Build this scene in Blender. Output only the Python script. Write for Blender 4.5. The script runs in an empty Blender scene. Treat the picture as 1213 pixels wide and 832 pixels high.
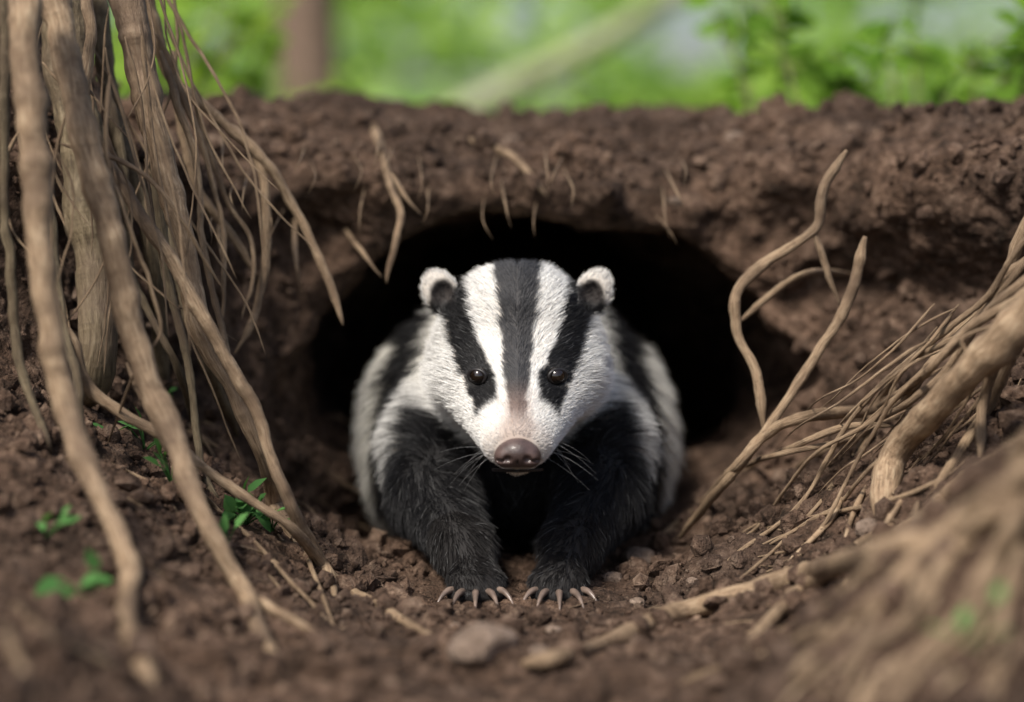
import bpy, math, numpy as np, time
from mathutils import Vector
from mathutils.bvhtree import BVHTree
from mathutils.kdtree import KDTree
T0=time.time()
rng=np.random.default_rng(7)
S=bpy.context.scene
S.view_settings.view_transform='Standard'; S.view_settings.look='None'; S.view_settings.exposure=0

# ------------------------------------------------------------------ camera
FPX=2864.0; CAMZ=0.32; PITCH=math.atan((416-200)/FPX)
cd=bpy.data.cameras.new('camera'); cam=bpy.data.objects.new('camera',cd); S.collection.objects.link(cam)
cam.location=(0,0,CAMZ); cam.rotation_euler=(math.pi/2-PITCH,0,0)
cd.lens=85; cd.sensor_width=36; cd.clip_end=500; cd.clip_start=.02
cd.dof.use_dof=True; cd.dof.focus_distance=1.80; cd.dof.aperture_fstop=2.3
S.camera=cam
CAM=np.array([0,0,CAMZ]); FW=np.array([0,math.cos(PITCH),-math.sin(PITCH)]); UP=np.array([0,math.sin(PITCH),math.cos(PITCH)])
def ray(u,v):
    return FW+np.array([1,0,0])*((u-606.5)/FPX)+UP*((416-v)/FPX)
def P(u,v,d):
    r=ray(u,v); return CAM+r*(d/r[1])

# ------------------------------------------------------------------ light
SUN=Vector((-0.34,-0.52,0.78)).normalized()
w=bpy.data.worlds.new('World'); S.world=w; w.use_nodes=True
nt=w.node_tree; nt.nodes.clear()
o=nt.nodes.new('ShaderNodeOutputWorld'); b=nt.nodes.new('ShaderNodeBackground'); sk=nt.nodes.new('ShaderNodeTexSky')
sk.sky_type='NISHITA'; sk.sun_disc=False; sk.sun_elevation=math.asin(SUN.z); sk.sun_rotation=math.atan2(SUN.x,SUN.y)
sk.dust_density=3.0; sk.air_density=1.0; sk.ozone_density=1.0
nt.links.new(sk.outputs[0],b.inputs[0]); b.inputs[1].default_value=0.15; nt.links.new(b.outputs[0],o.inputs[0])
ld=bpy.data.lights.new('sun','SUN'); ld.energy=4.7; ld.angle=math.radians(12); ld.color=(1,.945,.865)
lo=bpy.data.objects.new('sun',ld); S.collection.objects.link(lo); lo.rotation_euler=SUN.to_track_quat('Z','Y').to_euler(); lo.location=(-1,-1,4)

# ------------------------------------------------------------------ helpers
def mk_mesh(name,V,faces,smooth=True,mat=None,parent=None,uv=None):
    """faces: list of int arrays (n,k)"""
    me=bpy.data.meshes.new(name)
    V=np.asarray(V,dtype=np.float32)
    if not isinstance(faces,(list,tuple)): faces=[faces]
    faces=[np.asarray(f,dtype=np.int32) for f in faces if len(f)]
    loops=np.concatenate([f.ravel() for f in faces])
    tot=np.concatenate([np.full(len(f),f.shape[1],dtype=np.int32) for f in faces])
    st=np.concatenate([[0],np.cumsum(tot)[:-1]]).astype(np.int32)
    me.vertices.add(len(V)); me.vertices.foreach_set('co',V.ravel())
    me.loops.add(len(loops)); me.loops.foreach_set('vertex_index',loops)
    me.polygons.add(len(tot)); me.polygons.foreach_set('loop_start',st)
    me.polygons.foreach_set('loop_total',tot)
    if uv is not None:
        l=me.uv_layers.new(name='UVMap'); l.data.foreach_set('uv',np.asarray(uv,dtype=np.float32)[loops].ravel())
    me.update(calc_edges=True); me.validate()
    me.polygons.foreach_set('use_smooth',np.full(len(me.polygons),smooth))
    ob=bpy.data.objects.new(name,me); S.collection.objects.link(ob)
    if mat: me.materials.append(mat)
    if parent: ob.parent=parent
    return ob
def bspline_w(a,a0,scale,L):
    t=(a-a0)/scale+1.0; i=np.floor(t).astype(int); f=t-i
    W=np.zeros((len(a),L),dtype=np.float32); r=np.arange(len(a))
    for k,wt in enumerate([(1-f)**3/6,(3*f**3-6*f*f+4)/6,(-3*f**3+3*f*f+3*f+1)/6,f**3/6]):
        W[r,i-1+k]+=wt
    return W
def gnoise(ax,ay,az,scale,seed,sc3=(1,1,1)):
    g=np.random.default_rng(seed); Ws=[];Ls=[]
    for a,s in zip((ax,ay,az),sc3):
        sc=scale*s; L=int((a.max()-a.min())/sc)+6; Ls.append(L); Ws.append(bspline_w(a,a.min(),sc,L))
    lat=g.uniform(-1,1,Ls).astype(np.float32)
    t=np.tensordot(Ws[0],lat,(1,0)); t=np.tensordot(t,Ws[1],(1,1)).transpose(0,2,1); t=np.tensordot(t,Ws[2],(2,1))
    return t*2.2
_tab=np.random.default_rng(99).uniform(-1,1,(32,32,32)).astype(np.float32)
def vnoise(p,scale,seed=0):
    q=np.asarray(p)/scale+seed*7.31+100; i=np.floor(q).astype(int); f=q-i; f=f*f*(3-2*f); r=0
    for a in (0,1):
        for b_ in (0,1):
            for c in (0,1):
                wt=(f[:,0] if a else 1-f[:,0])*(f[:,1] if b_ else 1-f[:,1])*(f[:,2] if c else 1-f[:,2])
                r=r+wt*_tab[(i[:,0]+a)%32,(i[:,1]+b_)%32,(i[:,2]+c)%32]
    return r
def surfnet(F,ax,ay,az):
    ins=F<0; nx,ny,nz=F.shape
    s=np.zeros((nx-1,ny-1,nz-1),dtype=np.int8)
    for a in (0,1):
        for b_ in (0,1):
            for c in (0,1):
                s+=ins[a:nx-1+a,b_:ny-1+b_,c:nz-1+c]
    act=(s>0)&(s<8); I=np.argwhere(act); idx=np.full(act.shape,-1,dtype=np.int32); idx[act]=np.arange(len(I))
    acc=np.zeros((len(I),3)); cnt=np.zeros(len(I))
    cor=[(a,b_,c) for a in (0,1) for b_ in (0,1) for c in (0,1)]
    val={c:F[I[:,0]+c[0],I[:,1]+c[1],I[:,2]+c[2]] for c in cor}
    for c in cor:
        for k in range(3):
            if c[k]==0:
                d=list(c); d[k]=1; d=tuple(d); v0=val[c]; v1=val[d]; m=(v0<0)!=(v1<0)
                t=np.where(m,v0/np.where(m,v0-v1,1),0); pt=np.tile(np.array(c,float),(len(I),1)); pt[:,k]=t
                acc[m]+=pt[m]; cnt[m]+=1
    pos=I+acc/cnt[:,None]
    V=np.stack([np.interp(pos[:,k],np.arange(len(a)),a) for k,a in enumerate((ax,ay,az))],1)
    Q=[]
    def q(m,c4,flip):
        e=np.argwhere(m)
        ids=np.stack([idx[e[:,0]+o[0],e[:,1]+o[1],e[:,2]+o[2]] for o in c4],1)
        fl=flip[m]; ids[fl]=ids[fl][:,::-1]; Q.append(ids)
    m=ins[:-1,1:-1,1:-1]!=ins[1:,1:-1,1:-1]; q(m,[(0,0,0),(0,1,0),(0,1,1),(0,0,1)],~ins[:-1,1:-1,1:-1])
    m=ins[1:-1,:-1,1:-1]!=ins[1:-1,1:,1:-1]; q(m,[(0,0,0),(0,0,1),(1,0,1),(1,0,0)],~ins[1:-1,:-1,1:-1])
    m=ins[1:-1,1:-1,:-1]!=ins[1:-1,1:-1,1:]; q(m,[(0,0,0),(1,0,0),(1,1,0),(0,1,0)],~ins[1:-1,1:-1,:-1])
    return V,np.concatenate(Q)
def sstep(a,b_,x):
    t=np.clip((x-a)/(b_-a),0,1); return t*t*(3-2*t)
def smin(a,b_,k):
    h=np.clip(.5+.5*(b_-a)/k,0,1); return b_*(1-h)+a*h-k*h*(1-h)
def smax(a,b_,k): return -smin(-a,-b_,k)

# ------------------------------------------------------------------ materials
def newmat(name):
    m=bpy.data.materials.new(name); m.use_nodes=True; n=m.node_tree; n.nodes.clear()
    out=n.nodes.new('ShaderNodeOutputMaterial'); return m,n,out
def N(n,t,**k):
    x=n.nodes.new(t)
    for a,v in k.items(): setattr(x,a,v)
    return x
def ramp(n,src,stops):
    r=N(n,'ShaderNodeValToRGB'); n.links.new(src,r.inputs[0]); e=r.color_ramp.elements
    while len(e)<len(stops): e.new(.5)
    for i,(p,c) in enumerate(stops): e[i].position=p; e[i].color=(*c,1)
    return r.outputs[0]
def noise(n,vec,scale,detail=6,rough=.6):
    x=N(n,'ShaderNodeTexNoise'); x.inputs['Scale'].default_value=scale; x.inputs['Detail'].default_value=detail; x.inputs['Roughness'].default_value=rough
    n.links.new(vec,x.inputs['Vector']); return x.outputs[0]
def mixc(n,fac,a,b_,mode='MIX'):
    x=N(n,'ShaderNodeMix',data_type='RGBA',blend_type=mode)
    if isinstance(fac,(int,float)): x.inputs[0].default_value=fac
    else: n.links.new(fac,x.inputs[0])
    for s,i in ((a,6),(b_,7)):
        if isinstance(s,tuple): x.inputs[i].default_value=(*s,1)
        else: n.links.new(s,x.inputs[i])
    return x.outputs[2]
def bump(n,h,st,dist):
    x=N(n,'ShaderNodeBump'); x.inputs['Strength'].default_value=st; x.inputs['Distance'].default_value=dist
    n.links.new(h,x.inputs['Height']); return x.outputs[0]
def soil_mat(name,c0,c1,c2,sc=1.0):
    m,n,out=newmat(name); tc=N(n,'ShaderNodeTexCoord').outputs['Object']
    big=noise(n,tc,7*sc,3); mid=noise(n,tc,60*sc,5,.72)
    base=ramp(n,mid,[(.36,c0),(.52,c1),(.68,c2)])
    base=mixc(n,ramp(n,big,[(.38,(0,0,0)),(.66,(1,1,1))]),base,mixc(n,1.0,base,(1.7,1.64,1.56),'MULTIPLY'))
    speck=N(n,'ShaderNodeTexVoronoi'); speck.inputs['Scale'].default_value=150*sc; n.links.new(tc,speck.inputs['Vector'])
    base=mixc(n,ramp(n,speck.outputs['Distance'],[(.08,(.45,.45,.45)),(.16,(0,0,0))]),base,(.24,.18,.13))
    p=N(n,'ShaderNodeBsdfPrincipled'); n.links.new(base,p.inputs['Base Color']); p.inputs['Roughness'].default_value=.92; p.inputs['Specular IOR Level'].default_value=.2
    n.links.new(bump(n,noise(n,tc,150*sc,4,.75),1.0,.010),p.inputs['Normal'])
    n.links.new(p.outputs[0],out.inputs[0]); return m
M_soil=soil_mat('soil',(.023,.0145,.0095),(.078,.049,.034),(.165,.112,.081))
M_crumb=soil_mat('soil_crumb',(.038,.024,.0165),(.098,.063,.045),(.21,.15,.11))
M_stone=soil_mat('stone_mat',(.12,.088,.068),(.18,.135,.105),(.25,.195,.158),.5)
def bark_mat(name,c0,c1,c2):
    m,n,out=newmat(name); uv=N(n,'ShaderNodeTexCoord').outputs['UV']; ob=N(n,'ShaderNodeTexCoord').outputs['Object']
    mp=N(n,'ShaderNodeMapping'); mp.inputs['Scale'].default_value=(14,60,1); n.links.new(uv,mp.inputs['Vector'])
    mp2=N(n,'ShaderNodeMapping'); mp2.inputs['Scale'].default_value=(2.0,110,1); n.links.new(uv,mp2.inputs['Vector'])
    st=noise(n,mp.outputs[0],1.0,4,.65); rings=noise(n,mp2.outputs[0],1.0,2,.6); pat=noise(n,ob,28,4,.6); dirt=noise(n,ob,9,3,.6)
    base=ramp(n,st,[(.32,c0),(.48,c1),(.66,c2)])
    base=mixc(n,ramp(n,pat,[(.46,(0,0,0)),(.64,(.75,.75,.75))]),base,c0)
    base=mixc(n,ramp(n,rings,[(.58,(0,0,0)),(.66,(.5,.5,.5))]),base,c0)
    base=mixc(n,ramp(n,dirt,[(.50,(0,0,0)),(.68,(.65,.65,.65))]),base,(.10,.066,.045))
    p=N(n,'ShaderNodeBsdfPrincipled'); n.links.new(base,p.inputs['Base Color']); p.inputs['Roughness'].default_value=.72; p.inputs['Specular IOR Level'].default_value=.3
    mu=N(n,'ShaderNodeMath',operation='MULTIPLY_ADD'); n.links.new(rings,mu.inputs[0]); mu.inputs[1].default_value=.45; n.links.new(st,mu.inputs[2])
    n.links.new(bump(n,mu.outputs[0],.7,.003),p.inputs['Normal']); n.links.new(p.outputs[0],out.inputs[0]); return m
M_root=bark_mat('root_bark',(.135,.088,.053),(.30,.205,.125),(.44,.33,.215))
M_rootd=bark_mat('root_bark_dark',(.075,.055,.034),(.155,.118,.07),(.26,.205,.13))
def leaf_mat(name,c0,c1,tr=.5):
    m,n,out=newmat(name); g=N(n,'ShaderNodeNewGeometry').outputs['Random Per Island']
    col=ramp(n,g,[(0,c0),(1,c1)]); d=N(n,'ShaderNodeBsdfDiffuse'); n.links.new(col,d.inputs['Color'])
    t=N(n,'ShaderNodeBsdfTranslucent'); n.links.new(mixc(n,1.0,col,(1.4,1.4,.8),'MULTIPLY'),t.inputs[0])
    mx=N(n,'ShaderNodeMixShader'); mx.inputs[0].default_value=tr; n.links.new(d.outputs[0],mx.inputs[1]); n.links.new(t.outputs[0],mx.inputs[2]); n.links.new(mx.outputs[0],out.inputs[0]); return m
M_leafA=leaf_mat('leaf_bright',(.15,.28,.03),(.40,.58,.10),.4)
M_leafB=leaf_mat('leaf_mid',(.24,.40,.10),(.52,.70,.25),.45)
M_leafC=leaf_mat('leaf_fresh',(.06,.15,.045),(.12,.28,.085),.3)

# ------------------------------------------------------------------ terrain
def h_floor(x,y):
    ax=np.maximum(np.abs(x)-.12,0)
    s=.12+.48*sstep(1.3,1.75,y)
    h=s*ax
    m=np.clip(.036+.86*(x-.135),-.3,.22)*np.exp(-((y-1.31)/.13)**2)
    h=np.maximum(h,h*.5+np.where(x>.02,m,0))
    l=np.clip(.03+.25*(-x-.2),0,.1)*np.exp(-((y-1.3)/.15)**2)
    h=h+np.where(x<-.1,l,0)*sstep(-.1,-.2,x)
    return h
def W0(x):
    wl=np.clip(1.25*np.maximum(-x-.19,0),0,.95); wr=np.clip(1.15*np.maximum(x-.26,0),0,.95)
    return 2.11-wl-wr
def Ttop(x,y):
    d=np.maximum(y-W0(x),0)
    t=.325+.028*np.clip(np.abs(x)/.32,0,1)+.13*np.minimum(d,.38)
    left=.14*sstep(-.33,-.46,x)*sstep(2.4,2.0,y)
    return np.minimum(t,.366+.016*sstep(.1,-.25,x)-.004*sstep(.15,.3,x))+left
def axis(segs):
    a=[segs[0][0]]
    for s,e,st in segs:
        k=max(1,int(round((e-s)/st))); a+=list(s+(e-s)*np.arange(1,k+1)/k)
    return np.array(a)
AX=axis([(-1.2,-.5,.022),(-.5,.5,.006),(.5,1.2,.022)])
AY=axis([(.7,1.15,.014),(1.15,2.4,.006),(2.4,3.4,.02)])
AZ=axis([(-.14,.58,.006)])
X=AX[:,None,None].astype(np.float32); Y=AY[None,:,None].astype(np.float32); Z=AZ[None,None,:].astype(np.float32)
n1=gnoise(AX,AY,AZ,.16,1); n2=gnoise(AX,AY,AZ,.065,2,(1.2,1,.7)); n3=gnoise(AX,AY,AZ,.028,3); n4=gnoise(AX,AY,AZ,.013,4)
hf=h_floor(X,Y)
calm=1-.9*np.exp(-((X/.13)**2+((Y-1.78)/.22)**2))        # trodden floor under the paws
Ff=(Z-hf)
w0=W0(X)
side=sstep(.12,.3,np.abs(X))
Wz=w0-side*.42*np.maximum(.27-Z,0)-.02*np.exp(-((Z-.31)/.03)**2)+.08*side*np.exp(-((Z-.215)/.035)**2)*sstep(.18,.3,X)
Fb=smax(Wz-Y,(Z-Ttop(X,Y)),.05)
F=smin(Ff,Fb,.06)
far=1-.5*sstep(2.1,2.4,Y)
F=F+(n1*.018*far+n2*.015+n3*.0100+n4*.0048)*calm
F=F-.014*np.abs(n3)*sstep(.02,-.02,np.abs(n2)-.4)*calm
# burrow
zc=.145-.25*np.maximum(Y-2.35,0)
ft=(np.sqrt(((X-.026)/.222)**2+((Z-zc)/.130)**2)-1)*.13
ft=ft+.55*np.maximum(2.03-Y,0)
tr=(np.sqrt(((X-.004)/.15)**2+((Z-.135)/.14)**2)-1)*.14+.8*np.maximum(1.97-Y,0)
ft=smin(ft,tr,.03); ft=smax(ft,Y-3.2,.05)
ft=ft+(n2*.011+n3*.010+n4*.0040)
F=smax(F,-ft,.016)
TV,TQ=surfnet(F.astype(np.float32),AX,AY,AZ)
print('terrain',len(TV),len(TQ),time.time()-T0)
del n1,n2,n3,n4,F,Fb,ft,tr,Wz,Ff
terrain=mk_mesh('earth_bank',TV,TQ,True,M_soil)
bv=BVHTree.FromPolygons([tuple(v) for v in TV.tolist()],TQ.tolist())
sub=terrain.modifiers.new('sub','SUBSURF'); sub.levels=1; sub.render_levels=1
for nm,sc,st in (('a',.016,.0100),('b',.006,.0060)):
    tx=bpy.data.textures.new('soil_'+nm,'CLOUDS'); tx.noise_scale=sc; tx.noise_depth=3
    dm=terrain.modifiers.new('d'+nm,'DISPLACE'); dm.texture=tx; dm.strength=st; dm.mid_level=.5; dm.texture_coords='LOCAL'

def hit(u,v):
    r=ray(u,v); l=np.linalg.norm(r); loc,nn,i,d=bv.ray_cast(Vector(CAM),Vector(r/l))
    return (loc[1],nn) if loc is not None else (None,None)

# surrounding forest floor
gx=axis([(-120,-20,10),(-20,-1.15,1.0),(-1.15,1.15,.1),(1.15,20,1.0),(20,120,10)]); gy=axis([(-60,-4,7),(-4,.75,.25),(.75,3.35,.13),(3.35,20,.6),(20,200,12)])
GX,GY=np.meshgrid(gx,gy,indexing='ij')
gz=np.minimum(h_floor(GX,np.clip(GY,.7,3)),.355); gz=np.where(GY>2.5,.355,gz)-.012
gz=np.where(np.abs(GX)>1.1,np.minimum(.355,np.maximum(gz,.2)),gz)
ii=np.arange(GX.size).reshape(GX.shape)
qs=np.stack([ii[:-1,:-1],ii[1:,:-1],ii[1:,1:],ii[:-1,1:]],-1)
cx=.5*(GX[:-1,:-1]+GX[1:,1:]); cy=.5*(GY[:-1,:-1]+GY[1:,1:])
keep=~((np.abs(cx)<1.15)&(cy>.75)&(cy<3.35))
M_floor=soil_mat('forest_floor',(.03,.035,.014),(.06,.065,.025),(.11,.10,.05),.15)
mk_mesh('ground',np.stack([GX.ravel(),GY.ravel(),gz.ravel()],1),qs[keep],True,M_floor)

# soil crumbs
t=(1+5**.5)/2
ICO=np.array([(-1,t,0),(1,t,0),(-1,-t,0),(1,-t,0),(0,-1,t),(0,1,t),(0,-1,-t),(0,1,-t),(t,0,-1),(t,0,1),(-t,0,-1),(-t,0,1)])/math.sqrt(1+t*t)
ICF=np.array([(0,11,5),(0,5,1),(0,1,7),(0,7,10),(0,10,11),(1,5,9),(5,11,4),(11,10,2),(10,7,6),(7,1,8),(3,9,4),(3,4,2),(3,2,6),(3,6,8),(3,8,9),(4,9,5),(2,4,11),(6,2,10),(8,6,7),(9,8,1)])
def blobs(C,R,seed):
    g=np.random.default_rng(seed); n=len(C)
    a=g.normal(size=(n,3,3)); q_,_=np.linalg.qr(a)
    sc=g.uniform(.6,1.25,(n,1,3)); v=ICO[None]*g.uniform(.72,1.2,(n,12,1))*sc
    v=np.einsum('nij,nkj->nki',q_,v)*R[:,None,None]+C[:,None,:]
    f=(ICF[None]+12*np.arange(n)[:,None,None]).reshape(-1,3); return v.reshape(-1,3),f
a=TV[TQ[:,0]];b1=TV[TQ[:,1]];c1=TV[TQ[:,2]];d1=TV[TQ[:,3]]
nrm=np.cross(c1-a,d1-b1); ar=np.linalg.norm(nrm,axis=1)/2; nrm=nrm/(2*ar[:,None]+1e-12)
cen=(a+b1+c1+d1)/4
vis=(np.abs(cen[:,0])<.62)&(cen[:,1]<2.5)&(cen[:,1]>1.0)&~((cen[:,1]>2.12)&(cen[:,2]<.27))
wt=ar*vis*np.clip(nrm[:,2]+.3,0.04,1)
wt=wt*(.25+1.5*np.clip(vnoise(cen,.06,3)+.4,0,1.5))
pick=rng.choice(len(cen),38000,p=wt/wt.sum())
uu=rng.random((len(pick),2,1)); cp=a[pick]*(1-uu[:,0])*(1-uu[:,1])+b1[pick]*uu[:,0]*(1-uu[:,1])+c1[pick]*uu[:,0]*uu[:,1]+d1[pick]*(1-uu[:,0])*uu[:,1]
R=.0011+.0013*rng.pareto(1.9,len(pick)); R=np.clip(R,0,.0100)
cp=cp+nrm[pick]*(R*.45)[:,None]
pawz=(np.abs(cp[:,0])<.07)&(np.abs(cp[:,1]-1.77)<.06)
cp=cp[~pawz|(R<.002)]; R=R[~pawz|(R<.002)]
V,Fc=blobs(cp,R,5); mk_mesh('soil_crumbs',V,Fc,False,M_crumb)

# stones
def stone(u,v,wpx,asp,seed,mat=M_stone):
    d,nn=hit(u,v)
    if d is None: return
    p=P(u,v,d); r=wpx/2*d/FPX
    bpy.ops.mesh.primitive_ico_sphere_add(subdivisions=4,radius=1); ob=bpy.context.object; ob.name='stone'; ob.data.name='stone'
    co=np.empty(len(ob.data.vertices)*3); ob.data.vertices.foreach_get('co',co); co=co.reshape(-1,3)
    k=1+.22*vnoise(co,.8,seed)+.08*vnoise(co,.3,seed)+.03*vnoise(co,.1,seed); co=co*k[:,None]
    co=np.sign(co)*np.abs(co)**.85
    co=co*np.array([r,r*.8,r*asp]); ob.data.vertices.foreach_set('co',co.ravel()); ob.data.materials.append(mat)
    ob.data.polygons.foreach_set('use_smooth',[True]*len(ob.data.polygons))
    ob.location=p+np.array([0,r*.3,r*asp*.15]); ob.rotation_euler=(0,0,seed)
for s in [(572,770,84,.62,1),(757,668,48,.7,2),(726,688,24,.7,3),(640,775,26,.6,4),(755,716,22,.6,5),(700,742,18,.6,6),(870,165,22,.7,7),(605,170,26,.6,8),(800,240,18,.7,9),(1030,630,36,.7,10),(540,745,16,.7,11),(655,748,20,.6,13),(820,690,16,.6,14)]:
    stone(*s)

# ------------------------------------------------------------------ roots
def catmull(pts,n):
    p=np.asarray(pts,float); p=np.vstack([2*p[0]-p[1],p,2*p[-1]-p[-2]]); out=[]
    segs=len(p)-3; L=np.linalg.norm(np.diff(p[1:-1],axis=0)[:,:2],axis=1)
    for i in range(segs):
        k=max(2,int(n*L[i]/L.sum())); t=np.linspace(0,1,k,endpoint=False)[:,None]
        a,b_,c,d=p[i:i+4]
        out.append(.5*((2*b_)+(-a+c)*t+(2*a-5*b_+4*c-d)*t*t+(-a+3*b_-3*c+d)*t**3))
    out.append(p[-2][None]); return np.vstack(out)
def tube(C,R,seg=12,seed=0,rough=.12):
    n=len(C); Tn=np.gradient(C,axis=0); Tn/=np.linalg.norm(Tn,axis=1)[:,None]+1e-12
    u=np.cross(Tn[0],[0,1,.3]); u/=np.linalg.norm(u); U=[u]
    for i in range(1,n):
        u=U[-1]-Tn[i]*np.dot(U[-1],Tn[i]); u/=np.linalg.norm(u)+1e-12; U.append(u)
    U=np.array(U); W=np.cross(Tn,U); th=np.linspace(0,2*math.pi,seg,endpoint=False)
    ring=U[:,None]*np.cos(th)[None,:,None]+W[:,None]*np.sin(th)[None,:,None]
    V=(C[:,None]+ring*R[:,None,None]); q=V.reshape(-1,3)
    rr=1+rough*vnoise(q,max(R.max()*1.6,.004),seed)+rough*.5*vnoise(q,max(R.max()*.6,.002),seed+3)
    V=C[:,None]+ring*(R[:,None]*rr.reshape(n,seg))[:,:,None]
    s=np.concatenate([[0],np.cumsum(np.linalg.norm(np.diff(C,axis=0),axis=1))])
    UV=np.stack([np.tile(np.abs(th/math.pi-1),(n,1)),np.tile(s[:,None],(1,seg))+seed*1.7],-1).reshape(-1,2)
    i=np.arange(n-1)[:,None]*seg; j=np.arange(seg)[None]; j2=(j+1)%seg
    Q=np.stack([i+j,i+j2,i+seg+j2,i+seg+j],-1).reshape(-1,4)
    V=V.reshape(-1,3); k=len(V); V=np.vstack([V,C[0],C[-1]]); UV=np.vstack([UV,[0,0],[0,s[-1]]])
    T=np.array([(k,(x+1)%seg,x) for x in range(seg)]+[(k+1,k-seg+x,k-seg+(x+1)%seg) for x in range(seg)])
    return V,Q,T,UV
rc=[0]
def root_path(pts,w0,w1,lift=.6,wob=1.0,knot=1.0):
    rc[0]+=1; sd=rc[0]; q=[]
    for p in pts:
        if len(p)==3: q.append(p)
        else:
            d,_=hit(p[0],p[1]); q.append((p[0],p[1],d if d else 1.95))
    L=sum(math.hypot(q[i+1][0]-q[i][0],q[i+1][1]-q[i][1]) for i in range(len(q)-1))
    n=max(14,int(L/5)); c=catmull(q,n); n=len(c); s=np.linspace(0,1,n)
    wpx=w0+(w1-w0)*s
    kn=1+knot*(.16*vnoise(np.stack([s*L/45,s*0,s*0],1),1.0,sd)+.16*np.maximum(0,vnoise(np.stack([s*L/18,s*0,s*0],1),1.0,sd+5)))
    wpx=wpx*kn
    e=(1-s)*L; wpx=wpx*np.clip(.10+e/34,0,1)**.7          # tip tapers off
    if 0<q[0][0]<1213 and q[0][1]>0: wpx=wpx*np.clip(.25+s*L/34,0,1)**.8
    env=np.clip(s*L/30,0,1)
    c[:,0]+=env*wob*(4.0*vnoise(np.stack([s*L/70,s*0,s*0],1),1.0,sd+9)+1.5*vnoise(np.stack([s*L/25,s*0,s*0],1),1.0,sd+2)); c[:,1]+=env*wob*(3*vnoise(np.stack([s*L/60,s*0,s*0],1),1.0,sd+11))
    D=c[:,2].copy(); R=wpx/2*D/FPX
    surf=np.zeros(n)
    for i in range(n):
        d,_=hit(c[i,0],c[i,1])
        if d is not None: 
            D[i]=min(D[i],d-R[i]*lift); surf[i]=d
    k=np.ones(7)/7; Dp=np.concatenate([np.full(3,D[0]),D,np.full(3,D[-1])]); D=np.convolve(Dp,k,'valid')
    # the ends enter the soil where the surface is close
    if 0<surf[0] and surf[0]-D[0]<.05:
        D[:4]+=(surf[0]-D[0]+.012)*np.array([1,.6,.3,.1])
    if 0<surf[-1] and surf[-1]-D[-1]<.03: D[-4:]+=(surf[-1]-D[-1]+.008)*np.array([.1,.3,.6,1])
    C=np.array([P(c[i,0],c[i,1],D[i]) for i in range(n)]); R=wpx/2*D/FPX
    return C,R,sd
def root(pts,w0,w1,mat=M_root,lift=.7,wob=1.0,seg=12,rough=.16):
    C,R,sd=root_path(pts,w0,w1,lift,wob)
    V,Q,T,UV=tube(C,R,seg,sd,rough)
    mk_mesh('tree_root',V,[Q,T],True,mat,uv=UV)
# left bundle
root([(20,-60,1.66),(30,0,1.64),(36,100,1.62),(45,230,1.6),(60,380,1.58),(75,480,1.57),(110,580,1.54),(150,670,1.5),(153,740),(182,822)],40,22)
root([(50,-60,1.74),(65,0,1.72),(95,140,1.69),(135,290,1.67),(165,420,1.66),(210,530,1.64),(245,620,1.6),(288,700),(305,750),(332,795)],40,20)
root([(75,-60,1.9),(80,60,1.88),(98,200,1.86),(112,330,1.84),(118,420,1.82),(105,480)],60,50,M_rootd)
root([(130,-60,1.86),(150,10,1.84),(175,120,1.83),(212,260,1.81),(240,380,1.8),(275,460,1.8),(310,540,1.8),(335,610),(365,660)],38,20)
root([(95,-60,1.8),(105,40,1.79),(100,130,1.78),(150,230,1.76),(200,310,1.75),(250,390,1.74),(300,480,1.74),(338,590,1.73),(385,680),(395,712)],15,15)
root([(60,375,1.72),(85,405,1.72),(112,465,1.72),(200,520,1.72),(262,572,1.72),(340,622,1.72),(395,685),(460,725),(522,756)],14,11,lift=1.2)
root([(165,-40,1.9),(200,85,1.92),(250,132,1.92),(318,198,1.93),(355,252,1.94),(385,320,1.93),(408,386,1.92)],16,10)
root([(262,142,1.925),(302,180,1.93),(314,230,1.93),(314,300,1.93),(300,375,1.92),(280,418,1.9)],13,9)
root([(205,60,1.95),(215,140,1.94),(235,222,1.93),(280,288,1.93),(306,330,1.93)],12,9)
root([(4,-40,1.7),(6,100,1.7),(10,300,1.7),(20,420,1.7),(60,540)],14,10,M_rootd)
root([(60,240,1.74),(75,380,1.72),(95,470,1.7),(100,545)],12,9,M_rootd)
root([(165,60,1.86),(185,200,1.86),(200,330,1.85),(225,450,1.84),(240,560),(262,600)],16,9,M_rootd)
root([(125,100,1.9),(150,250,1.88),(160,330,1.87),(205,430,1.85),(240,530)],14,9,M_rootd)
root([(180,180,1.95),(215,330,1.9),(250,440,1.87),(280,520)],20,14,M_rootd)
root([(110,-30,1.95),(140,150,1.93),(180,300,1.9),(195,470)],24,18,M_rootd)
root([(245,560,1.74),(300,600),(350,640),(395,745)],8,5)
root([(150,430,1.7),(205,540,1.68),(250,600),(300,640),(390,735),(430,745)],7,4)
root([(130,90,1.7),(128,180,1.69),(175,330,1.68),(190,390,1.68),(160,440,1.68),(125,530)],6,3)
root([(70,170,1.75),(160,200,1.74),(215,260,1.74),(265,340,1.76)],7,4)
root([(185,40,1.9),(228,150,1.9),(262,260,1.89),(268,330,1.88),(255,400,1.87)],9,5)
root([(190,60,1.88),(235,200,1.87),(240,300,1.86),(270,420,1.85),(290,500,1.84),(330,560)],10,6)
root([(230,120,1.93),(265,230,1.92),(300,290,1.92),(285,380,1.9)],8,4)
root([(300,705),(345,735),(400,770)],14,9,lift=1.0)
root([(0,705,1.36),(60,755,1.36),(150,800)],15,9)
root([(0,740,1.3),(30,800,1.3),(50,860,1.28)],16,14)
root([(90,785),(140,760),(190,730)],9,4)
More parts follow.
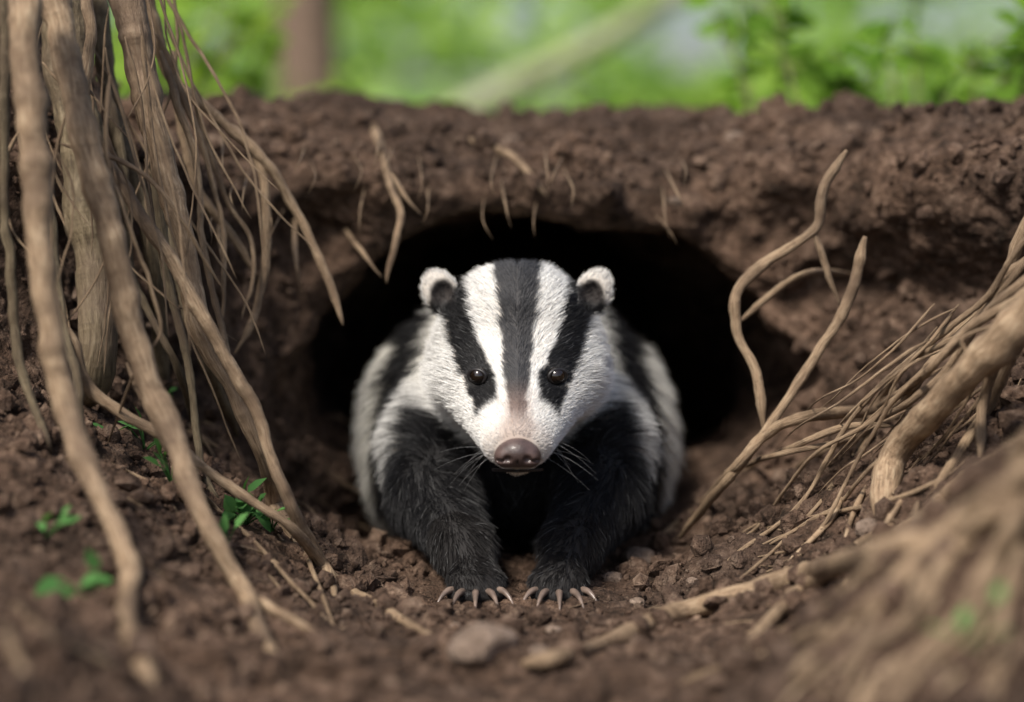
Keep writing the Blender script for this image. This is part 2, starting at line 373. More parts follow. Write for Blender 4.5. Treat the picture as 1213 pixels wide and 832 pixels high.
# above the burrow
root([(434,130),(456,205),(470,255,2.0),(464,335,1.98)],11,7,lift=1.6,wob=1.6)
root([(463,205,2.03),(485,235,2.0),(503,255,2.0)],7,4,wob=1.5)
root([(408,270),(432,300,2.0),(452,330,1.98)],7,4,wob=1.5)
root([(548,163),(605,185),(630,210),(652,240)],11,6,lift=2.2,wob=1.8)
root([(350,255),(352,300,1.97),(356,345,1.97)],7,4,wob=1.5)
root([(258,255),(264,300,1.89),(262,345,1.88)],7,4,wob=1.5)
# right
root([(1290,290,1.60),(1213,372,1.63),(1160,432,1.66),(1100,488,1.70),(1062,540,1.74),(1040,618)],46,32)
root([(1280,330,1.62),(1213,380,1.66),(1180,430,1.7),(1166,480,1.72),(1160,548)],17,12)
root([(1290,330,1.7),(1213,400,1.7),(1160,500,1.74),(1100,585)],16,11)
root([(1280,190,1.7),(1213,290,1.72),(1172,350,1.74),(1120,392,1.76),(1060,442,1.78),(1000,515,1.8),(945,600),(850,672)],9,5)
root([(1280,160,1.76),(1213,270,1.76),(1180,350,1.78),(1120,410,1.8),(1075,470,1.8),(1040,500)],17,11)
root([(1280,230,1.72),(1213,310,1.72),(1150,385,1.76),(1085,425,1.78),(1045,465),(1000,520),(935,560)],10,6)
root([(1280,260,1.72),(1213,330,1.70),(1165,375,1.72),(1120,440,1.74),(1065,485,1.76),(1010,498)],12,8)
root([(1003,178,1.90),(975,218,1.9),(962,272,1.9),(905,312,1.9),(873,348,1.89),(876,400,1.89),(899,450,1.88),(901,512,1.87)],13,12)
root([(962,268,1.9),(978,318,1.9),(996,362,1.9)],10,7)
root([(1025,280,1.88),(1003,362,1.88),(955,438,1.87),(906,512,1.86),(862,570,1.86),(803,642)],13,11)
root([(1050,488),(960,493,1.84),(905,518,1.85),(862,562,1.86),(830,600),(780,640)],15,11)
root([(875,382,1.93),(935,335,1.93),(970,322,1.93),(1020,326)],8,7)
root([(1085,480),(1030,510),(985,525,1.83),(905,545,1.84),(865,565)],9,6)
root([(1060,505,1.8),(1000,505,1.82),(930,535,1.84),(880,560),(790,640)],9,6)
root([(1080,440),(1045,480),(990,570),(965,610)],6,4)
root([(1100,430,1.76),(1030,500,1.78),(960,545,1.8),(900,620),(855,650)],6,4)
root([(1150,400,1.7),(1060,470,1.73),(1010,560,1.75),(960,640),(890,660)],6,4)
root([(1130,470,1.72),(1030,560,1.74),(990,600),(900,650)],7,4)
root([(1200,380,1.66),(1140,400,1.67),(1150,440,1.67),(1090,480,1.69)],6,4)
root([(1290,270,1.66),(1220,345,1.67),(1140,395,1.7),(1090,450,1.73),(1030,490)],14,9)
root([(1290,240,1.74),(1230,300,1.74),(1190,330,1.75),(1150,400,1.76),(1110,460,1.77),(1075,530)],13,9)
root([(1040,500),(1000,560),(930,640),(870,690)],6,4)
root([(1130,560),(1060,590),(960,612),(900,625)],7,4)
root([(1213,520,1.5),(1130,575),(1080,620),(985,672)],16,9)
root([(1110,640),(1040,655),(945,682),(850,712),(765,742),(690,772),(612,787)],32,18,rough=.2,lift=2.6,wob=.8)
root([(850,712),(800,720),(745,730)],11,6,lift=1.5)
root([(985,740),(930,770),(860,790),(800,815)],14,8,lift=1.5)
for pts,w_ in [([(1290,500,1.28),(1213,560),(1130,620),(1060,690),(985,752),(930,815)],26),
    ([(1290,460,1.3),(1213,530),(1120,590),(1050,655),(960,690),(860,800)],26),
    ([(1213,600),(1150,700),(1120,760),(1040,850)],24),([(1260,560,1.25),(1200,620),(1170,700),(1150,790)],20),
    ([(1213,540),(1180,600),(1100,640),(1040,720),(1000,800)],20),([(1120,600),(1090,680),(1070,760)],18),
    ([(1213,585),(1140,640),(1080,730),(1020,770),(960,840)],22),([(1213,640),(1190,720),(1180,840)],18),
    ([(1213,690),(1130,740),(1060,800),(1020,850)],20),
    ([(1050,660),(980,720),(890,770),(840,800)],18)]:
    root(pts,w_,w_*.65,lift=1.5)
# fine rootlets (one mass)
VV=[];QQ=[];TT=[];UU=[];off=0
def add_fine(pts,w0,w1,lift=.3,wob=.8):
    global off
    C,R,sd=root_path(pts,w0,w1,lift,wob,.5); V,Q,T,UV=tube(C,R,5,sd,.1)
    VV.append(V);QQ.append(Q+off);TT.append(T+off);UU.append(UV);off+=len(V)
g=np.random.default_rng(21)
for i in range(36):
    u=g.uniform(0,215); v=g.uniform(-40,200); L=g.uniform(160,380); d=g.uniform(1.70,1.92); dr=g.normal(16,16); cv=g.normal(0,14)
    pts=[(u,v,d)]; 
    for k in range(4):
        u+=dr+cv*(k-1.5)+g.normal(0,5); v+=L/4; pts.append((u,v,d-.01*k))
    add_fine(pts,g.uniform(2.5,6),2)
for i in range(24):
    u=g.uniform(60,420); v=g.uniform(480,700); pts=[(u,v)]
    for k in range(3): u+=g.uniform(15,50); v+=g.uniform(5,40); pts.append((u,v))
    add_fine(pts,g.uniform(3,6),1.5,1.5)
for i in range(22):
    u=g.uniform(1100,1240); v=g.uniform(330,460); d=g.uniform(1.70,1.78); pts=[(u,v,d)]
    for k in range(3): u-=g.uniform(20,60); v+=g.uniform(20,50); pts.append((u,v,d+.02*k))
    pts.append((u-30,v+30)); add_fine(pts,g.uniform(3,6),1.5)
for i in range(24):
    u=g.uniform(640,1080); v=g.uniform(600,790); pts=[(u,v)]
    for k in range(2): u+=g.uniform(10,45); v-=g.uniform(-8,22); pts.append((u,v))
    add_fine(pts,g.uniform(2.5,5),1.5,1.5)
for i in range(34):
    u=g.uniform(980,1230); v=g.uniform(560,800); pts=[(u,v)]
    for k in range(2): u-=g.uniform(15,60); v+=g.uniform(20,60); pts.append((u,v))
    add_fine(pts,g.uniform(7,13),4,1.5)
for i in range(26):
    u=g.uniform(240,900); v=g.uniform(150,255); pts=[(u,v)]
    for k in range(2): u+=g.uniform(-12,14); v+=g.uniform(14,34); pts.append((u,v,2.0-.3*max(0,(430-u)/430)))
    add_fine(pts,g.uniform(2.5,5),1.5,1.5,1.6)
mk_mesh('fine_rootlets',np.vstack(VV),[np.vstack(QQ),np.vstack(TT)],True,M_root,uv=np.vstack(UU))
print('roots',time.time()-T0)

# ------------------------------------------------------------------ leaves
LF=np.array([(0,0,0),(0,.5,-.04),(0,1,-.12),(-.27,.22,.05),(-.25,.62,.02),(.27,.22,.05),(.25,.62,.02)])
def leaves(C,size,seed,up=.6,dirs=None):
    g=np.random.default_rng(seed); n=len(C)
    yv=g.normal(size=(n,3)); yv[:,2]*=.5
    if dirs is not None: yv=dirs+.35*yv
    yv/=np.linalg.norm(yv,axis=1)[:,None]; zv=g.normal(size=(n,3))*(1-up)+np.array([0,-.45,1])*up
    xv=np.cross(yv,zv); xv/=np.linalg.norm(xv,axis=1)[:,None]; zv=np.cross(xv,yv)
    Mx=np.stack([xv,yv,zv],2); v=np.einsum('nij,kj->nki',Mx,LF)*np.asarray(size).reshape(-1,1,1)+C[:,None]
    k=7*np.arange(n)[:,None]
    T=np.vstack([k+np.array([0,1,3]),k+np.array([0,5,1])]); Q=np.vstack([k+np.array([1,2,4,3]),k+np.array([1,5,6,2])])
    return v.reshape(-1,3),[T,Q]
def clusters(cs,seed):
    g=np.random.default_rng(seed); C=[];Sz=[]
    for (x,y,z,r,n,s) in cs:
        d=g.normal(size=(n,3)); d/=np.linalg.norm(d,axis=1)[:,None]; C.append(np.array([x,y,z])+d*(g.random((n,1))**.5)*np.array([r,r,r*.6])); Sz.append(g.uniform(.6,1.2,n)*s)
    return np.vstack(C),np.concatenate(Sz)
GAPS=[(.064,.056,.013),(.151,.058,.009),(.195,.058,.008),(-.050,.040,.006)]
def in_gap(x,y,z,r):
    return any(math.hypot(x/y-a_,(z-.32)/y-b_)<c_+.35*r/y for a_,b_,c_ in GAPS)
g=np.random.default_rng(31)
cs=[]
for i in range(130):
    y=g.uniform(6,12); x=g.uniform(-1,1)*(.3*y+2.0); z=.35+g.random()**1.3*(.12*y+.5); r=g.uniform(.15,.45); nn=int(g.uniform(30,70))
    if y<9 and abs(x/y+.085)<.04+r/y*.5: continue
    if in_gap(x,y,z,r): continue
    cs.append((x,y,z,r,nn,.085))
C,Sz=clusters(cs,1); V,Fl=leaves(C,Sz,2); mk_mesh('shrub_foliage',V,Fl,True,M_leafA)
cs=[]
for i in range(700):
    y=g.uniform(13,28); x=g.uniform(-1,1)*(.35*y+3); z=.3+g.random()*(.16*y+1.0); r=g.uniform(.3,.9)
    if in_gap(x,y,z,r): continue
    cs.append((x,y,z,r,int(g.uniform(20,42)),.27))
C,Sz=clusters(cs,3); V,Fl=leaves(C,Sz,4); mk_mesh('distant_foliage',V,Fl,True,M_leafB)
# low undergrowth on the bank top and the bramble sprays
cs=[]
for i in range(60):
    y=g.uniform(3.6,6); x=g.uniform(-1,1)*(.25*y+.8); cs.append((x,y,.37+g.random()*.08,g.uniform(.05,.14),int(g.uniform(15,35)),.03))
C,Sz=clusters(cs,5); V,Fl=leaves(C,Sz,6); mk_mesh('undergrowth',V,Fl,True,M_leafA)
def spray(name,u0,v0,d,n,spread,s,seed,mat):
    g=np.random.default_rng(seed); root_=bpy.data.objects.new(name,None); S.collection.objects.link(root_)
    base=P(u0,v0,d); gz_=.35
    Vv=[];Qq=[];Tt=[];Uu=[];of=0;LC=[];LD=[]
    for i in range(n):
        b0=np.array([base[0]+g.normal()*spread*.4,d+g.normal()*.1,gz_])
        tip=base+np.array([g.normal()*spread,g.normal()*.12,abs(g.normal())*.05])
        mid=(b0+tip)/2+np.array([g.normal()*.02,0,.03])
        t=np.linspace(0,1,14)[:,None]; Cc=b0*(1-t)**2+2*mid*t*(1-t)+tip*t*t
        V,Q,T,UV=tube(Cc,np.linspace(.0025,.001,14),5,seed+i,.1); Vv.append(V);Qq.append(Q+of);Tt.append(T+of);Uu.append(UV);of+=len(V)
        for k in range(3,14,1):
            LC.append(Cc[k]+g.normal(size=3)*.006); LD.append(g.normal(size=3)*[1,.6,.5])
    mk_mesh('stems',np.vstack(Vv),[np.vstack(Qq),np.vstack(Tt)],True,M_rootd,root_,np.vstack(Uu))
    V,Fl=leaves(np.array(LC),g.uniform(.6,1.2,len(LC))*s,seed,.5,np.array(LD)); mk_mesh('leaves',V,Fl,True,mat,root_)
M_leafD=leaf_mat('bramble_leaf',(.07,.16,.02),(.20,.36,.05),.4)
spray('bramble_bush',1010,75,2.8,6,.07,.036,1,M_leafD)
spray('bramble_bush',1185,60,2.7,8,.07,.038,2,M_leafD)
spray('bramble_bush',895,48,2.9,4,.035,.042,3,M_leafD)
spray('bramble_bush',215,40,3.1,10,.09,.036,4,M_leafA)
spray('bramble_bush',1080,100,3.0,5,.11,.032,5,M_leafD)
# background trees
def tree(x,y,r,h,seed,lean=.05,mat=M_rootd,crown=True):
    g=np.random.default_rng(seed); e=bpy.data.objects.new('beech_tree',None); S.collection.objects.link(e)
    t=np.linspace(0,1,40)[:,None]; C=np.array([x,y,.3])+t*np.array([lean*h,0,h])+np.stack([.03*np.sin(t[:,0]*7+seed),.03*np.cos(t[:,0]*5),0*t[:,0]],1)
    V,Q,T,UV=tube(C,r*(1.35-.9*t[:,0]**.6)*1.0,16,seed,.08); mk_mesh('trunk',V,[Q,T],True,mat,e,UV)
    lc=[]
    for k in range(7):
        s=.5+.07*k; b0=C[int(s*39)]; an=g.uniform(0,6.28); dd=np.array([math.cos(an),math.sin(an),.6]); L=h*.28
        tt=np.linspace(0,1,14)[:,None]; Cb=b0+dd*L*tt+np.array([0,0,.15*L])*tt*tt
        V,Q,T,UV=tube(Cb,np.linspace(r*.3,r*.06,14),8,seed+k,.1); mk_mesh('limb_%d'%(k+1),V,[Q,T],True,mat,e,UV)
        for q_ in (.5,.75,1): 
            c=b0+dd*L*q_; lc.append((c[0],c[1],c[2],L*.3,50,.09))
    if crown:
        c,s_=clusters(lc,seed); V,Fl=leaves(c,s_,seed); mk_mesh('crown',V,Fl,True,M_leafB,e)
M_trunk=bark_mat('beech_bark',(.12,.078,.055),(.19,.127,.092),(.25,.18,.135))
tree(-.600,7.2,.078,6,3,.0,M_trunk)
tree(-3.4,12,.16,8,5); tree(3.9,14,.18,9,8); tree(2.2,21,.14,9,9); tree(-2.6,19,.12,9,11)
tree(-.66,2.05,.15,4.5,12,-.05)
# fallen branch in the distance
C=catmull([(-.28,7,.42),(.0,7,.56),(.25,6.9,.68),(.55,6.8,.86),(.9,6.8,1.0)],50); V,Q,T,UV=tube(C,np.linspace(.04,.024,len(C)),10,77,.1)
mk_mesh('fallen_branch',V,[Q,T],True,bark_mat('pale_bark',(.26,.28,.16),(.38,.40,.24),(.46,.48,.31)),uv=UV)
# small seedlings on the slopes
def seedling(u,v,n,s,seed):
    d,_=hit(u,v)
    if d is None: return
    g=np.random.default_rng(seed); p=P(u,v,d-.006); e=bpy.data.objects.new('seedling',None); S.collection.objects.link(e)
    LC=[];LD=[];Vv=[];Qq=[];Tt=[];Uu=[];of=0
    for i in range(n):
        tip=p+np.array([g.normal()*s*.6,-abs(g.normal())*s*.5-.006,abs(g.normal())*s*.6+.008]); t=np.linspace(0,1,8)[:,None]
        Cc=p*(1-t)+tip*t+np.array([0,0,.006])*t*(1-t); V,Q,T,UV=tube(Cc,np.full(8,.0006),5,i,.05); Vv.append(V);Qq.append(Q+of);Tt.append(T+of);Uu.append(UV);of+=len(V)
        LC.append(tip); LD.append((tip-p)/np.linalg.norm(tip-p)+g.normal(size=3)*.5)
    mk_mesh('stems',np.vstack(Vv),[np.vstack(Qq),np.vstack(Tt)],True,M_leafC,e,np.vstack(Uu))
    V,Fl=leaves(np.array(LC),g.uniform(.7,1.2,n)*s,seed,.75,np.array(LD)); mk_mesh('leaves',V,Fl,True,M_leafC,e)
seedling(292,622,18,.018,1); seedling(268,652,6,.014,2); seedling(172,535,7,.016,3); seedling(203,575,8,.016,4); seedling(112,718,8,.017,5)
seedling(1150,770,5,.013,6); seedling(120,15,4,.014,8); seedling(322,632,8,.014,10); seedling(205,480,3,.010,12); seedling(55,640,5,.012,13)

# ------------------------------------------------------------------ badger
BX=.004
def ell(p,c,r):
    q=p-np.array(c); r=np.array(r); k0=np.linalg.norm(q/r,axis=-1); k1=np.linalg.norm(q/(r*r),axis=-1)+1e-9; return k0*(k0-1)/k1
def cone(p,a,b_,ra,rb):
    a=np.array(a);b_=np.array(b_); ab=b_-a; q=p-a; t=np.clip((q@ab)/(ab@ab),0,1); return np.linalg.norm(q-t[...,None]*ab,axis=-1)-(ra+(rb-ra)*t)
TOES=[]
for i,an in enumerate([-46,-22,0,23,48]):
    a_=math.radians(an); TOES.append((a_,.0245-.0035*abs(i-2)*.5))
PC=np.array([.0305,1.776,.0135])
def toe_tip(a_,L): return PC+np.array([math.sin(a_)*L*1.05,-math.cos(a_)*L,-.0065])
def head_sdf(p):
    d=ell(p,(0,1.885,.191),(.0595,.062,.054))
    d=smin(d,ell(p,(.034,1.875,.164),(.032,.042,.034)),.02)
    mz=cone(p*np.array([.77,1,1.10]),(0,1.835,.157*1.10),(0,1.745,.1215*1.10),.044,.0200); d=smin(d,mz,.020)
    d=smin(d,ell(p,(.022,1.842,.180),(.014,.02,.011)),.012)
    d=smin(d,cone(p,(0,1.84,.130),(0,1.758,.1085),.028,.0110),.010)
    return d
yy=np.linspace(1.72,1.86,281); pp=np.stack([np.full(281,.0288),yy,np.full(281,.166)],1); EYEY=yy[np.argmax(head_sdf(pp)<0)]
print('eye surface',EYEY)
def badger(p):
    p=np.array(p,dtype=np.float64); p[...,0]=np.abs(p[...,0]-BX)
    d=head_sdf(p)
    ey=np.linalg.norm(p-np.array([.0290,EYEY-.002,.166]),axis=-1)-.0078; d=smax(d,-ey,.006)
    n=cone(p,(0,1.93,.158),(0,2.05,.125),.058,.085); d=smin(d,n,.03)
    bd=ell(p,(0,2.12,.112),(.113,.20,.096)); bd=smin(bd,ell(p,(.070,2.08,.078),(.056,.15,.074)),.04); d=smin(d,bd,.04)
    d=smin(d,ell(p,(0,1.985,.090),(.058,.065,.066)),.02)
    arm=smin(ell(p,(.059,1.965,.100),(.039,.05,.056)),cone(p,(.069,1.95,.095),(.066,1.895,.060),.035,.030),.02)
    arm=smin(arm,cone(p,(.066,1.895,.060),(.040,1.818,.030),.030,.0205),.015)
    arm=smin(arm,cone(p,(.040,1.818,.030),(.032,1.783,.018),.0205,.014),.01)
    arm=smin(arm,ell(p,PC,(.0215,.022,.0130)),.008)
    for a_,L in TOES: arm=smin(arm,cone(p,PC,toe_tip(a_,L),.008,.0058),.0025)
    d=smin(d,arm,.018)
    c,s=math.cos(.45),math.sin(.45)
    q=p-np.array([.0595,1.893,.223]); q=np.stack([q[...,0]*c-q[...,2]*s,q[...,1],q[...,0]*s+q[...,2]*c],-1)
    ear=ell(q,(0,0,0),(.0138,.0072,.0182)); ear=smax(ear,-ell(q,(-.002,-.009,-.003),(.0105,.0088,.0140)),.002)
    d=smin(d,ear,.007)
    return d
bx=axis([(-.15,.16,.0026)]); by=axis([(1.715,2.0,.0026),(2.0,2.42,.008)]); bz=axis([(-.008,.27,.0026)])
G=np.stack(np.meshgrid(bx,by,bz,indexing='ij'),-1); FB=badger(G)
BV,BQ=surfnet(FB,bx,by,bz)
print('badger',len(BV),time.time()-T0)
def ip(x,xs,ys): return np.interp(x,xs,ys)
def fur_col(p):
    x=np.abs(p[:,0]-BX); y=p[:,1]; z=p[:,2]; nz=vnoise(p,.012,4)*.0020+vnoise(p,.004,5)*.0012; xx=x+nz; zz=z+nz*2
    white=np.array([.92,.905,.87]); dark=np.array([.012,.0115,.012]); cream=np.array([.90,.87,.79]); grey=np.array([.038,.038,.043])
    n=len(p); col=np.tile(white,(n,1))
    def lay(m,c):
        m=np.clip(m,0,1)[:,None]; col[:]=col*(1-m)+np.array(c)*m
    head=sstep(1.955,1.925,y+.0*z)
    w_=.0050+.100*np.clip(z-.132,0,1); ms=sstep(w_+.0016,w_-.0016,xx)*sstep(.130,.150,zz); lay(ms*.97,grey)
    ecx=ip(z,[.13,.14,.152,.166,.19,.21,.23],[.0205,.022,.0245,.0288,.0395,.045,.050]); ew=ip(z,[.128,.14,.152,.166,.19,.21,.23],[.002,.0075,.0105,.0130,.0115,.0115,.013])
    me=sstep(ew+.0018,ew-.0018,np.abs(xx-ecx))*sstep(.126,.138,zz)*sstep(1.755,1.765,y); lay(me,dark)
    lay(sstep(1.780,1.742,y)*sstep(.016,.006,xx)*sstep(.112,.122,z)*.50,(.42,.29,.24))
    lay(sstep(1.748,1.732,y)*.35,(.38,.28,.23))
    hcol=col.copy()
    col[:]=cream
    sx=ip(z,[.04,.08,.12,.178,.22],[.100,.102,.096,.079,.06]); lay(sstep(.0150,.0110,np.abs(xx-sx))*sstep(.03,.05,z),(.010,.0095,.010))
    bcol=col.copy()
    col[:]=hcol*head[:,None]+bcol*(1-head)[:,None]
    lim=np.minimum(.108+.80*np.maximum(x-.036,0),.149-1.85*np.maximum(x-.067,0))
    throat=sstep(.006,-.006,zz-lim)*sstep(1.775,1.795,y)
    lay(throat*sstep(2.02,1.985,y),(.010,.0097,.011))
    lay(sstep(1.935,1.915,y)*(z<.094),(.010,.0097,.011))
    lay((z<.094)*(y<1.83),(.012,.0105,.0105))
    er=np.sqrt((x-.0600)**2+(z-.223)**2); earm=(er<.026)*(y<1.935)*(z>.206)*(x>.046)
    inner=earm*(y<1.894)*sstep(.0135,.0095,np.sqrt((x-.0572)**2+((z-.2190)*.82)**2)); lay(earm*1.0,(.84,.81,.76)); lay(inner,(.045,.038,.036)); lay(earm*sstep(.219,.212,z)*(x<.068),dark)
    return np.clip(col,0,1)
m,n,out=newmat('badger_skin'); at=N(n,'ShaderNodeAttribute',attribute_name='Color'); p_=N(n,'ShaderNodeBsdfPrincipled'); p_.inputs['Roughness'].default_value=.8
n.links.new(mixc(n,1.0,at.outputs[0],(.7,.66,.62),'MULTIPLY'),p_.inputs['Base Color']); n.links.new(p_.outputs[0],out.inputs[0]); M_skin=m
bob=mk_mesh('badger',BV,BQ,True,M_skin)
ca=bob.data.color_attributes.new('Color','FLOAT_COLOR','POINT'); cc=np.ones((len(BV),4),dtype=np.float32); cc[:,:3]=fur_col(BV); ca.data.foreach_set('color',cc.ravel())
# --- fur
a=BV[BQ[:,0]];b1=BV[BQ[:,1]];c1=BV[BQ[:,2]];d1=BV[BQ[:,3]]
ar=np.linalg.norm(np.cross(c1-a,d1-b1),axis=1)/2; cen=(a+b1+c1+d1)/4
hd=cen[:,1]<1.95
wt=ar*(cen[:,1]<2.26)*np.where(hd&(cen[:,2]>.1),3.2,1.0)*np.where(cen[:,1]<1.79,1.8,1)
NH=130000
pick=rng.choice(len(cen),NH,p=wt/wt.sum()); uu=rng.random((NH,2,1))
rp=a[pick]*(1-uu[:,0])*(1-uu[:,1])+b1[pick]*uu[:,0]*(1-uu[:,1])+c1[pick]*uu[:,0]*uu[:,1]+d1[pick]*(1-uu[:,0])*uu[:,1]
def grad(p,e=.0015):
    gg=np.stack([badger(p+np.eye(3)[k]*e)-badger(p-np.eye(3)[k]*e) for k in range(3)],1); return gg/(np.linalg.norm(gg,axis=1)[:,None]+1e-9)
nr=grad(rp)
sx=np.sign(rp[:,0]-BX); x=np.abs(rp[:,0]-BX); y=rp[:,1]; z=rp[:,2]
NC=np.array([0,1.7285,.1170])
eyed=np.sqrt((x-.0290)**2+(z-.166)**2+((y-EYEY-.002)*.7)**2)
nosed=np.sqrt((x/.0170)**2+((y-NC[1])/.016)**2+((z-NC[2]+.001)/.0125)**2)
ok=(eyed>.0066)&(nosed>1.0)&~((z<.009)&(y<1.785))&(z>.002)
rp,nr,sx,x,y,z,eyed=[v[ok] for v in (rp,nr,sx,x,y,z,eyed)]
headm=sstep(1.95,1.91,y)*sstep(.085,.11,z)
arm_m=sstep(1.99,1.95,y)*sstep(.11,.08,z)
L=ip(y,[1.73,1.76,1.80,1.84,1.88,1.93,2.0,2.1],[.0022,.0035,.0055,.008,.011,.015,.022,.024])
L=np.where(arm_m>.5,ip(z,[0,.02,.05,.1],[.0022,.005,.011,.018]),L)
cheek=headm*sstep(.035,.055,x)*sstep(.19,.16,z); L=L+cheek*.006
er=np.sqrt((x-.0600)**2+(z-.223)**2); isear=(er<.026)&(y<1.935)&(z>.208)&(x>.046); L=np.where(isear,.0050,L); L=np.where(isear&(y<1.894)&(er<.012),.0022,L)
L=L*np.clip(.35+(eyed-.0065)/.02,.35,1)
L=L*rng.uniform(.6,1.25,len(L))
fh=np.stack([sx*(.25+8*x)*.9,np.full(len(x),.75),.35-6*np.maximum(x-.03,0)],1)
fb=np.stack([sx*.05,np.full(len(x),.55),np.full(len(x),-.75)],1)
fa=np.stack([-sx*.35,np.full(len(x),-.35),np.full(len(x),-.8)],1)
fl=fh*headm[:,None]+fb*(1-headm)[:,None]; fl=fl*(1-arm_m)[:,None]+fa*arm_m[:,None]
fl[isear]=np.stack([sx*.4,0*x,0*x+.9],1)[isear]
fl/=np.linalg.norm(fl,axis=1)[:,None]
tan=fl-nr*np.sum(fl*nr,1)[:,None]
lay_=np.where(headm>.5,.42,.48)[:,None]
sw=np.stack([vnoise(rp,.02,k) for k in (11,12,13)],1)
d0=nr*lay_+tan*.9+sw*.22+rng.normal(size=rp.shape)*.14; d0/=np.linalg.norm(d0,axis=1)[:,None]
d2=tan*.45+np.array([0,0,-.18])-nr*.12+rng.normal(size=rp.shape)*.06
K=5; tt=np.linspace(0,1,K)
PTS=rp[:,None]+L[:,None,None]*(d0[:,None]*tt[None,:,None]+d2[:,None]*(tt**2)[None,:,None]*.6)
# clumping
ng=len(rp)//14; gi=rng.choice(len(rp),ng,replace=False); kd=KDTree(ng)
for j,i in enumerate(gi): kd.insert(rp[i],j)
kd.balance(); near=np.array([kd.find(v)[1] for v in rp]); gid=gi[near]
cl=np.where(isear,.1,np.clip(L*26,.14,.65)); cl=cl*rng.uniform(.4,1.2,len(cl))
tgt=rp[gid][:,None]+(PTS[gid]-rp[gid][:,None])*(L/L[gid])[:,None,None]
k_=(cl[:,None]*tt[None]**1.5)[:,:,None]; PTS=PTS*(1-k_)+tgt*k_
col=fur_col(rp); jit=rng.uniform(.76,1.06,len(rp)); 
bodypale=(headm<.5)&(col[:,0]>.3); dk=bodypale&(rng.random(len(rp))<.07); col[dk]*=.35
hw=(headm>=.5)&(col[:,0]>.5)&(rng.random(len(rp))<.05); col[hw]*=.6
drk=(col[:,0]<.1)&(rng.random(len(rp))<.04); col[drk]=.11
col=np.clip(col*jit[:,None],0,.95)
PC4=np.ones((len(rp),K,4),dtype=np.float32); PC4[:,:,:3]=col[:,None]*(np.where(headm>.5,.86,.85)[:,None]*(1-tt)[None]+1.0*tt[None])[:,:,None]
r0=np.where(headm>.5,.00018,.00023)*rng.uniform(.8,1.2,len(rp)); RAD=(r0[:,None]*(1-.75*tt[None]**1.5)).astype(np.float32)
def mk_hair(name,PT,RD,CO,mat,parent):
    hc=bpy.data.hair_curves.new(name); hc.add_curves([PT.shape[1]]*PT.shape[0])
    hc.points.foreach_set('position',PT.astype(np.float32).ravel())
    ra=hc.attributes.get('radius') or hc.attributes.new('radius','FLOAT','POINT'); ra.data.foreach_set('value',RD.astype(np.float32).ravel())
    at=hc.attributes.new('Color','FLOAT_COLOR','POINT'); at.data.foreach_set('color',CO.astype(np.float32).ravel())
    hc.materials.append(mat); ob=bpy.data.objects.new(name,hc); S.collection.objects.link(ob); ob.parent=parent; return ob
m,n,out=newmat('badger_fur'); at=N(n,'ShaderNodeAttribute',attribute_name='Color'); hb=N(n,'ShaderNodeBsdfPrincipled')
n.links.new(at.outputs[0],hb.inputs['Base Color']); hb.inputs['Roughness'].default_value=.5; hb.inputs['Specular IOR Level'].default_value=.25
n.links.new(hb.outputs[0],out.inputs[0]); M_fur=m
mk_hair('fur',PTS,RAD,PC4,M_fur,bob)
# whiskers
wl=[];g=np.random.default_rng(8)
for s_ in (-1,1):
    for i in range(9):
        q=np.array([BX+s_*g.uniform(.016,.027),g.uniform(1.740,1.768),g.uniform(.108,.124)]); q=q-grad(q[None])[0]*badger(q[None])[0]
        dd=np.array([s_*g.uniform(.7,1.1),g.uniform(-.25,.25),g.uniform(-.75,.25)]); dd/=np.linalg.norm(dd); Lw=g.uniform(.018,.040)
        wl.append([q+dd*Lw*t_+np.array([0,.01,-.010])*t_*t_ for t_ in np.linspace(0,1,8)])
wl=np.array(wl); RW=np.tile(np.linspace(.00006,.00002,8),(len(wl),1)); CW=np.ones((len(wl),8,4))*.42
mk_hair('whiskers',wl,RW,CW,M_fur,bob)
# eyes
def simple(name,c,r,coat=0,spec=.5):
    m,n,out=newmat(name); p=N(n,'ShaderNodeBsdfPrincipled'); p.inputs['Base Color'].default_value=(*c,1); p.inputs['Roughness'].default_value=r; p.inputs['Coat Weight'].default_value=coat; p.inputs['Specular IOR Level'].default_value=spec
    ob=N(n,'ShaderNodeTexCoord').outputs['Object']; n.links.new(mixc(n,ramp(n,noise(n,ob,90,4),[(.35,(0,0,0)),(.65,(1,1,1))]),tuple(v*.7 for v in c),tuple(min(1,v*1.35) for v in c)),p.inputs['Base Color'])
    n.links.new(p.outputs[0],out.inputs[0]); return m,n,p
M_eye,_,_=simple('eye_wet',(.010,.006,.004),.04,.6,.5); M_lid,_,_=simple('eyelid_skin',(.012,.010,.010),.45)
for s_,nm in ((-1,'eye_left'),(1,'eye_right')):
    c=(BX+s_*.0288,EYEY+.0035,.166)
    bpy.ops.mesh.primitive_uv_sphere_add(segments=32,ring_count=20,radius=.0066,location=c); e=bpy.context.object; e.name=nm; e.data.materials.append(M_eye); e.parent=bob; bpy.ops.object.shade_smooth()
    bpy.ops.mesh.primitive_torus_add(major_radius=.0063,minor_radius=.0015,major_segments=32,minor_segments=10,location=(c[0]+s_*.0010,c[1]-.0022,c[2]),rotation=(math.pi/2+.15,0,s_*.45)); e=bpy.context.object; e.name=nm.replace('eye','eyelid'); e.scale=(1.1,.82,1); e.data.materials.append(M_lid); e.parent=bob; bpy.ops.object.shade_smooth()
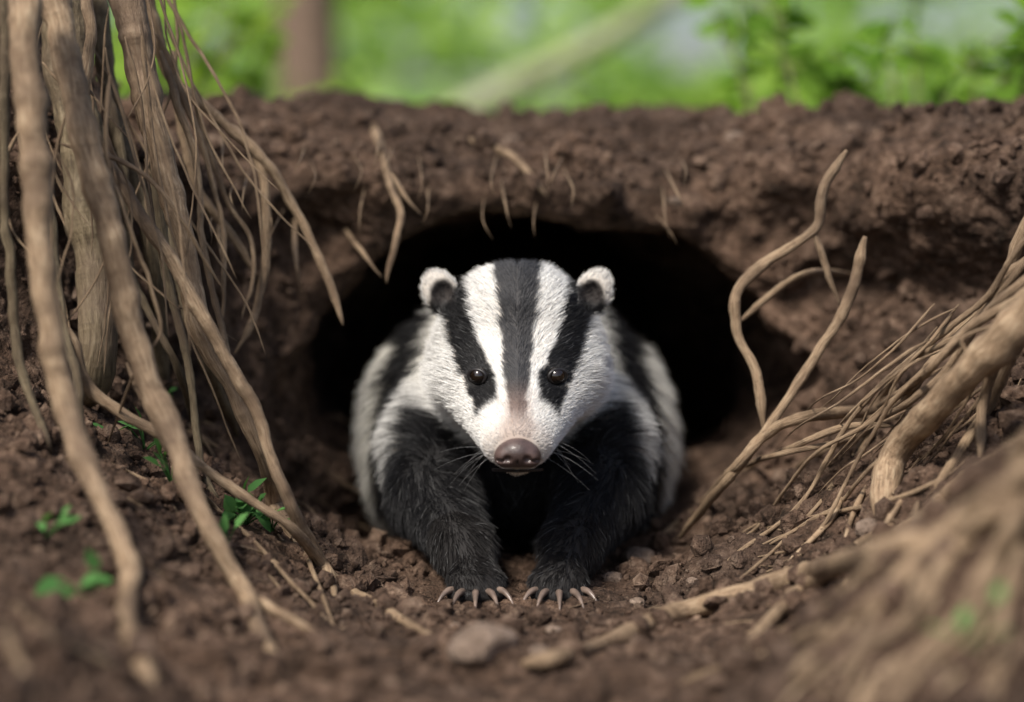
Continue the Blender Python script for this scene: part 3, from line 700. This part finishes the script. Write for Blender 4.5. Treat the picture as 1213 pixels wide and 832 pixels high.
# nose pad
nx_=axis([(-.022,.022,.0006)]); ny_=axis([(1.705,1.745,.0006)]); nz_=axis([(.104,.140,.0006)])
G=np.stack(np.meshgrid(nx_,ny_,nz_,indexing='ij'),-1); q=G.copy(); q[...,0]=np.abs(q[...,0])
d=ell(q,(0,1.729,.1235),(.0142,.0125,.0108)); d=smin(d,ell(q,(.0098,1.729,.1205),(.0070,.0095,.0076)),.004)
d=smax(d,-ell(q,(.0074,1.7165,.1195),(.0036,.005,.0030)),.0015); d=smax(d,-ell(q,(.0135,1.721,.1185),(.004,.004,.0014)),.001)
d=smax(d,-(np.maximum(np.abs(q[...,0])-.0004,np.maximum(q[...,2]-.119,q[...,1]-1.722))),.0012)
NV,NQ=surfnet(d,nx_,ny_,nz_); NV[:,0]+=BX; NV[:,1]-=.0015; NV[:,2]-=.0070
m,n,p_=simple('nose_leather',(.080,.052,.046),.45,.15); tc=N(n,'ShaderNodeTexCoord').outputs['Object']; vo=N(n,'ShaderNodeTexVoronoi'); vo.inputs['Scale'].default_value=900; n.links.new(tc,vo.inputs['Vector']); n.links.new(bump(n,vo.outputs[0],.35,.0006),p_.inputs['Normal'])
mk_mesh('nose',NV,NQ,True,m,bob)
# mouth line
Cm=np.array([(BX+s_,1.7335+abs(s_)*1.0-.001+s_*s_*14,.1025-abs(s_)*.10+0*s_) for s_ in np.linspace(-.018,.018,15)])
V,Q,T,UV=tube(Cm,np.full(15,.0012),8,3,.1); mk_mesh('mouth',V,[Q,T],True,M_lid,bob,UV)
# claws
M_claw,_,_=simple('claw_horn',(.17,.125,.10),.35,.2)
k=0
for s_ in (-1,1):
    for a_,Lt in TOES:
        k+=1; tp=toe_tip(a_,Lt); tp=np.array([BX+s_*tp[0],tp[1],tp[2]]); dr=np.array([s_*math.sin(a_)*.8,-math.cos(a_*.8),0]); t=np.linspace(0,1,14)[:,None]
        Ln=.0290 if abs(a_)<.6 else .023
        C=tp-dr*.001+dr*Ln*t*.95+np.array([0,0,.0085])*t-np.array([0,0,.0165])*t*t+np.array([0,0,.0030])
        V,Q,T,UV=tube(C,.0029*(1-t[:,0]**1.8*.85),10,k,.03); mk_mesh('claw_%d'%k,V,[Q,T],True,M_claw,bob,UV)
print('done',time.time()-T0)
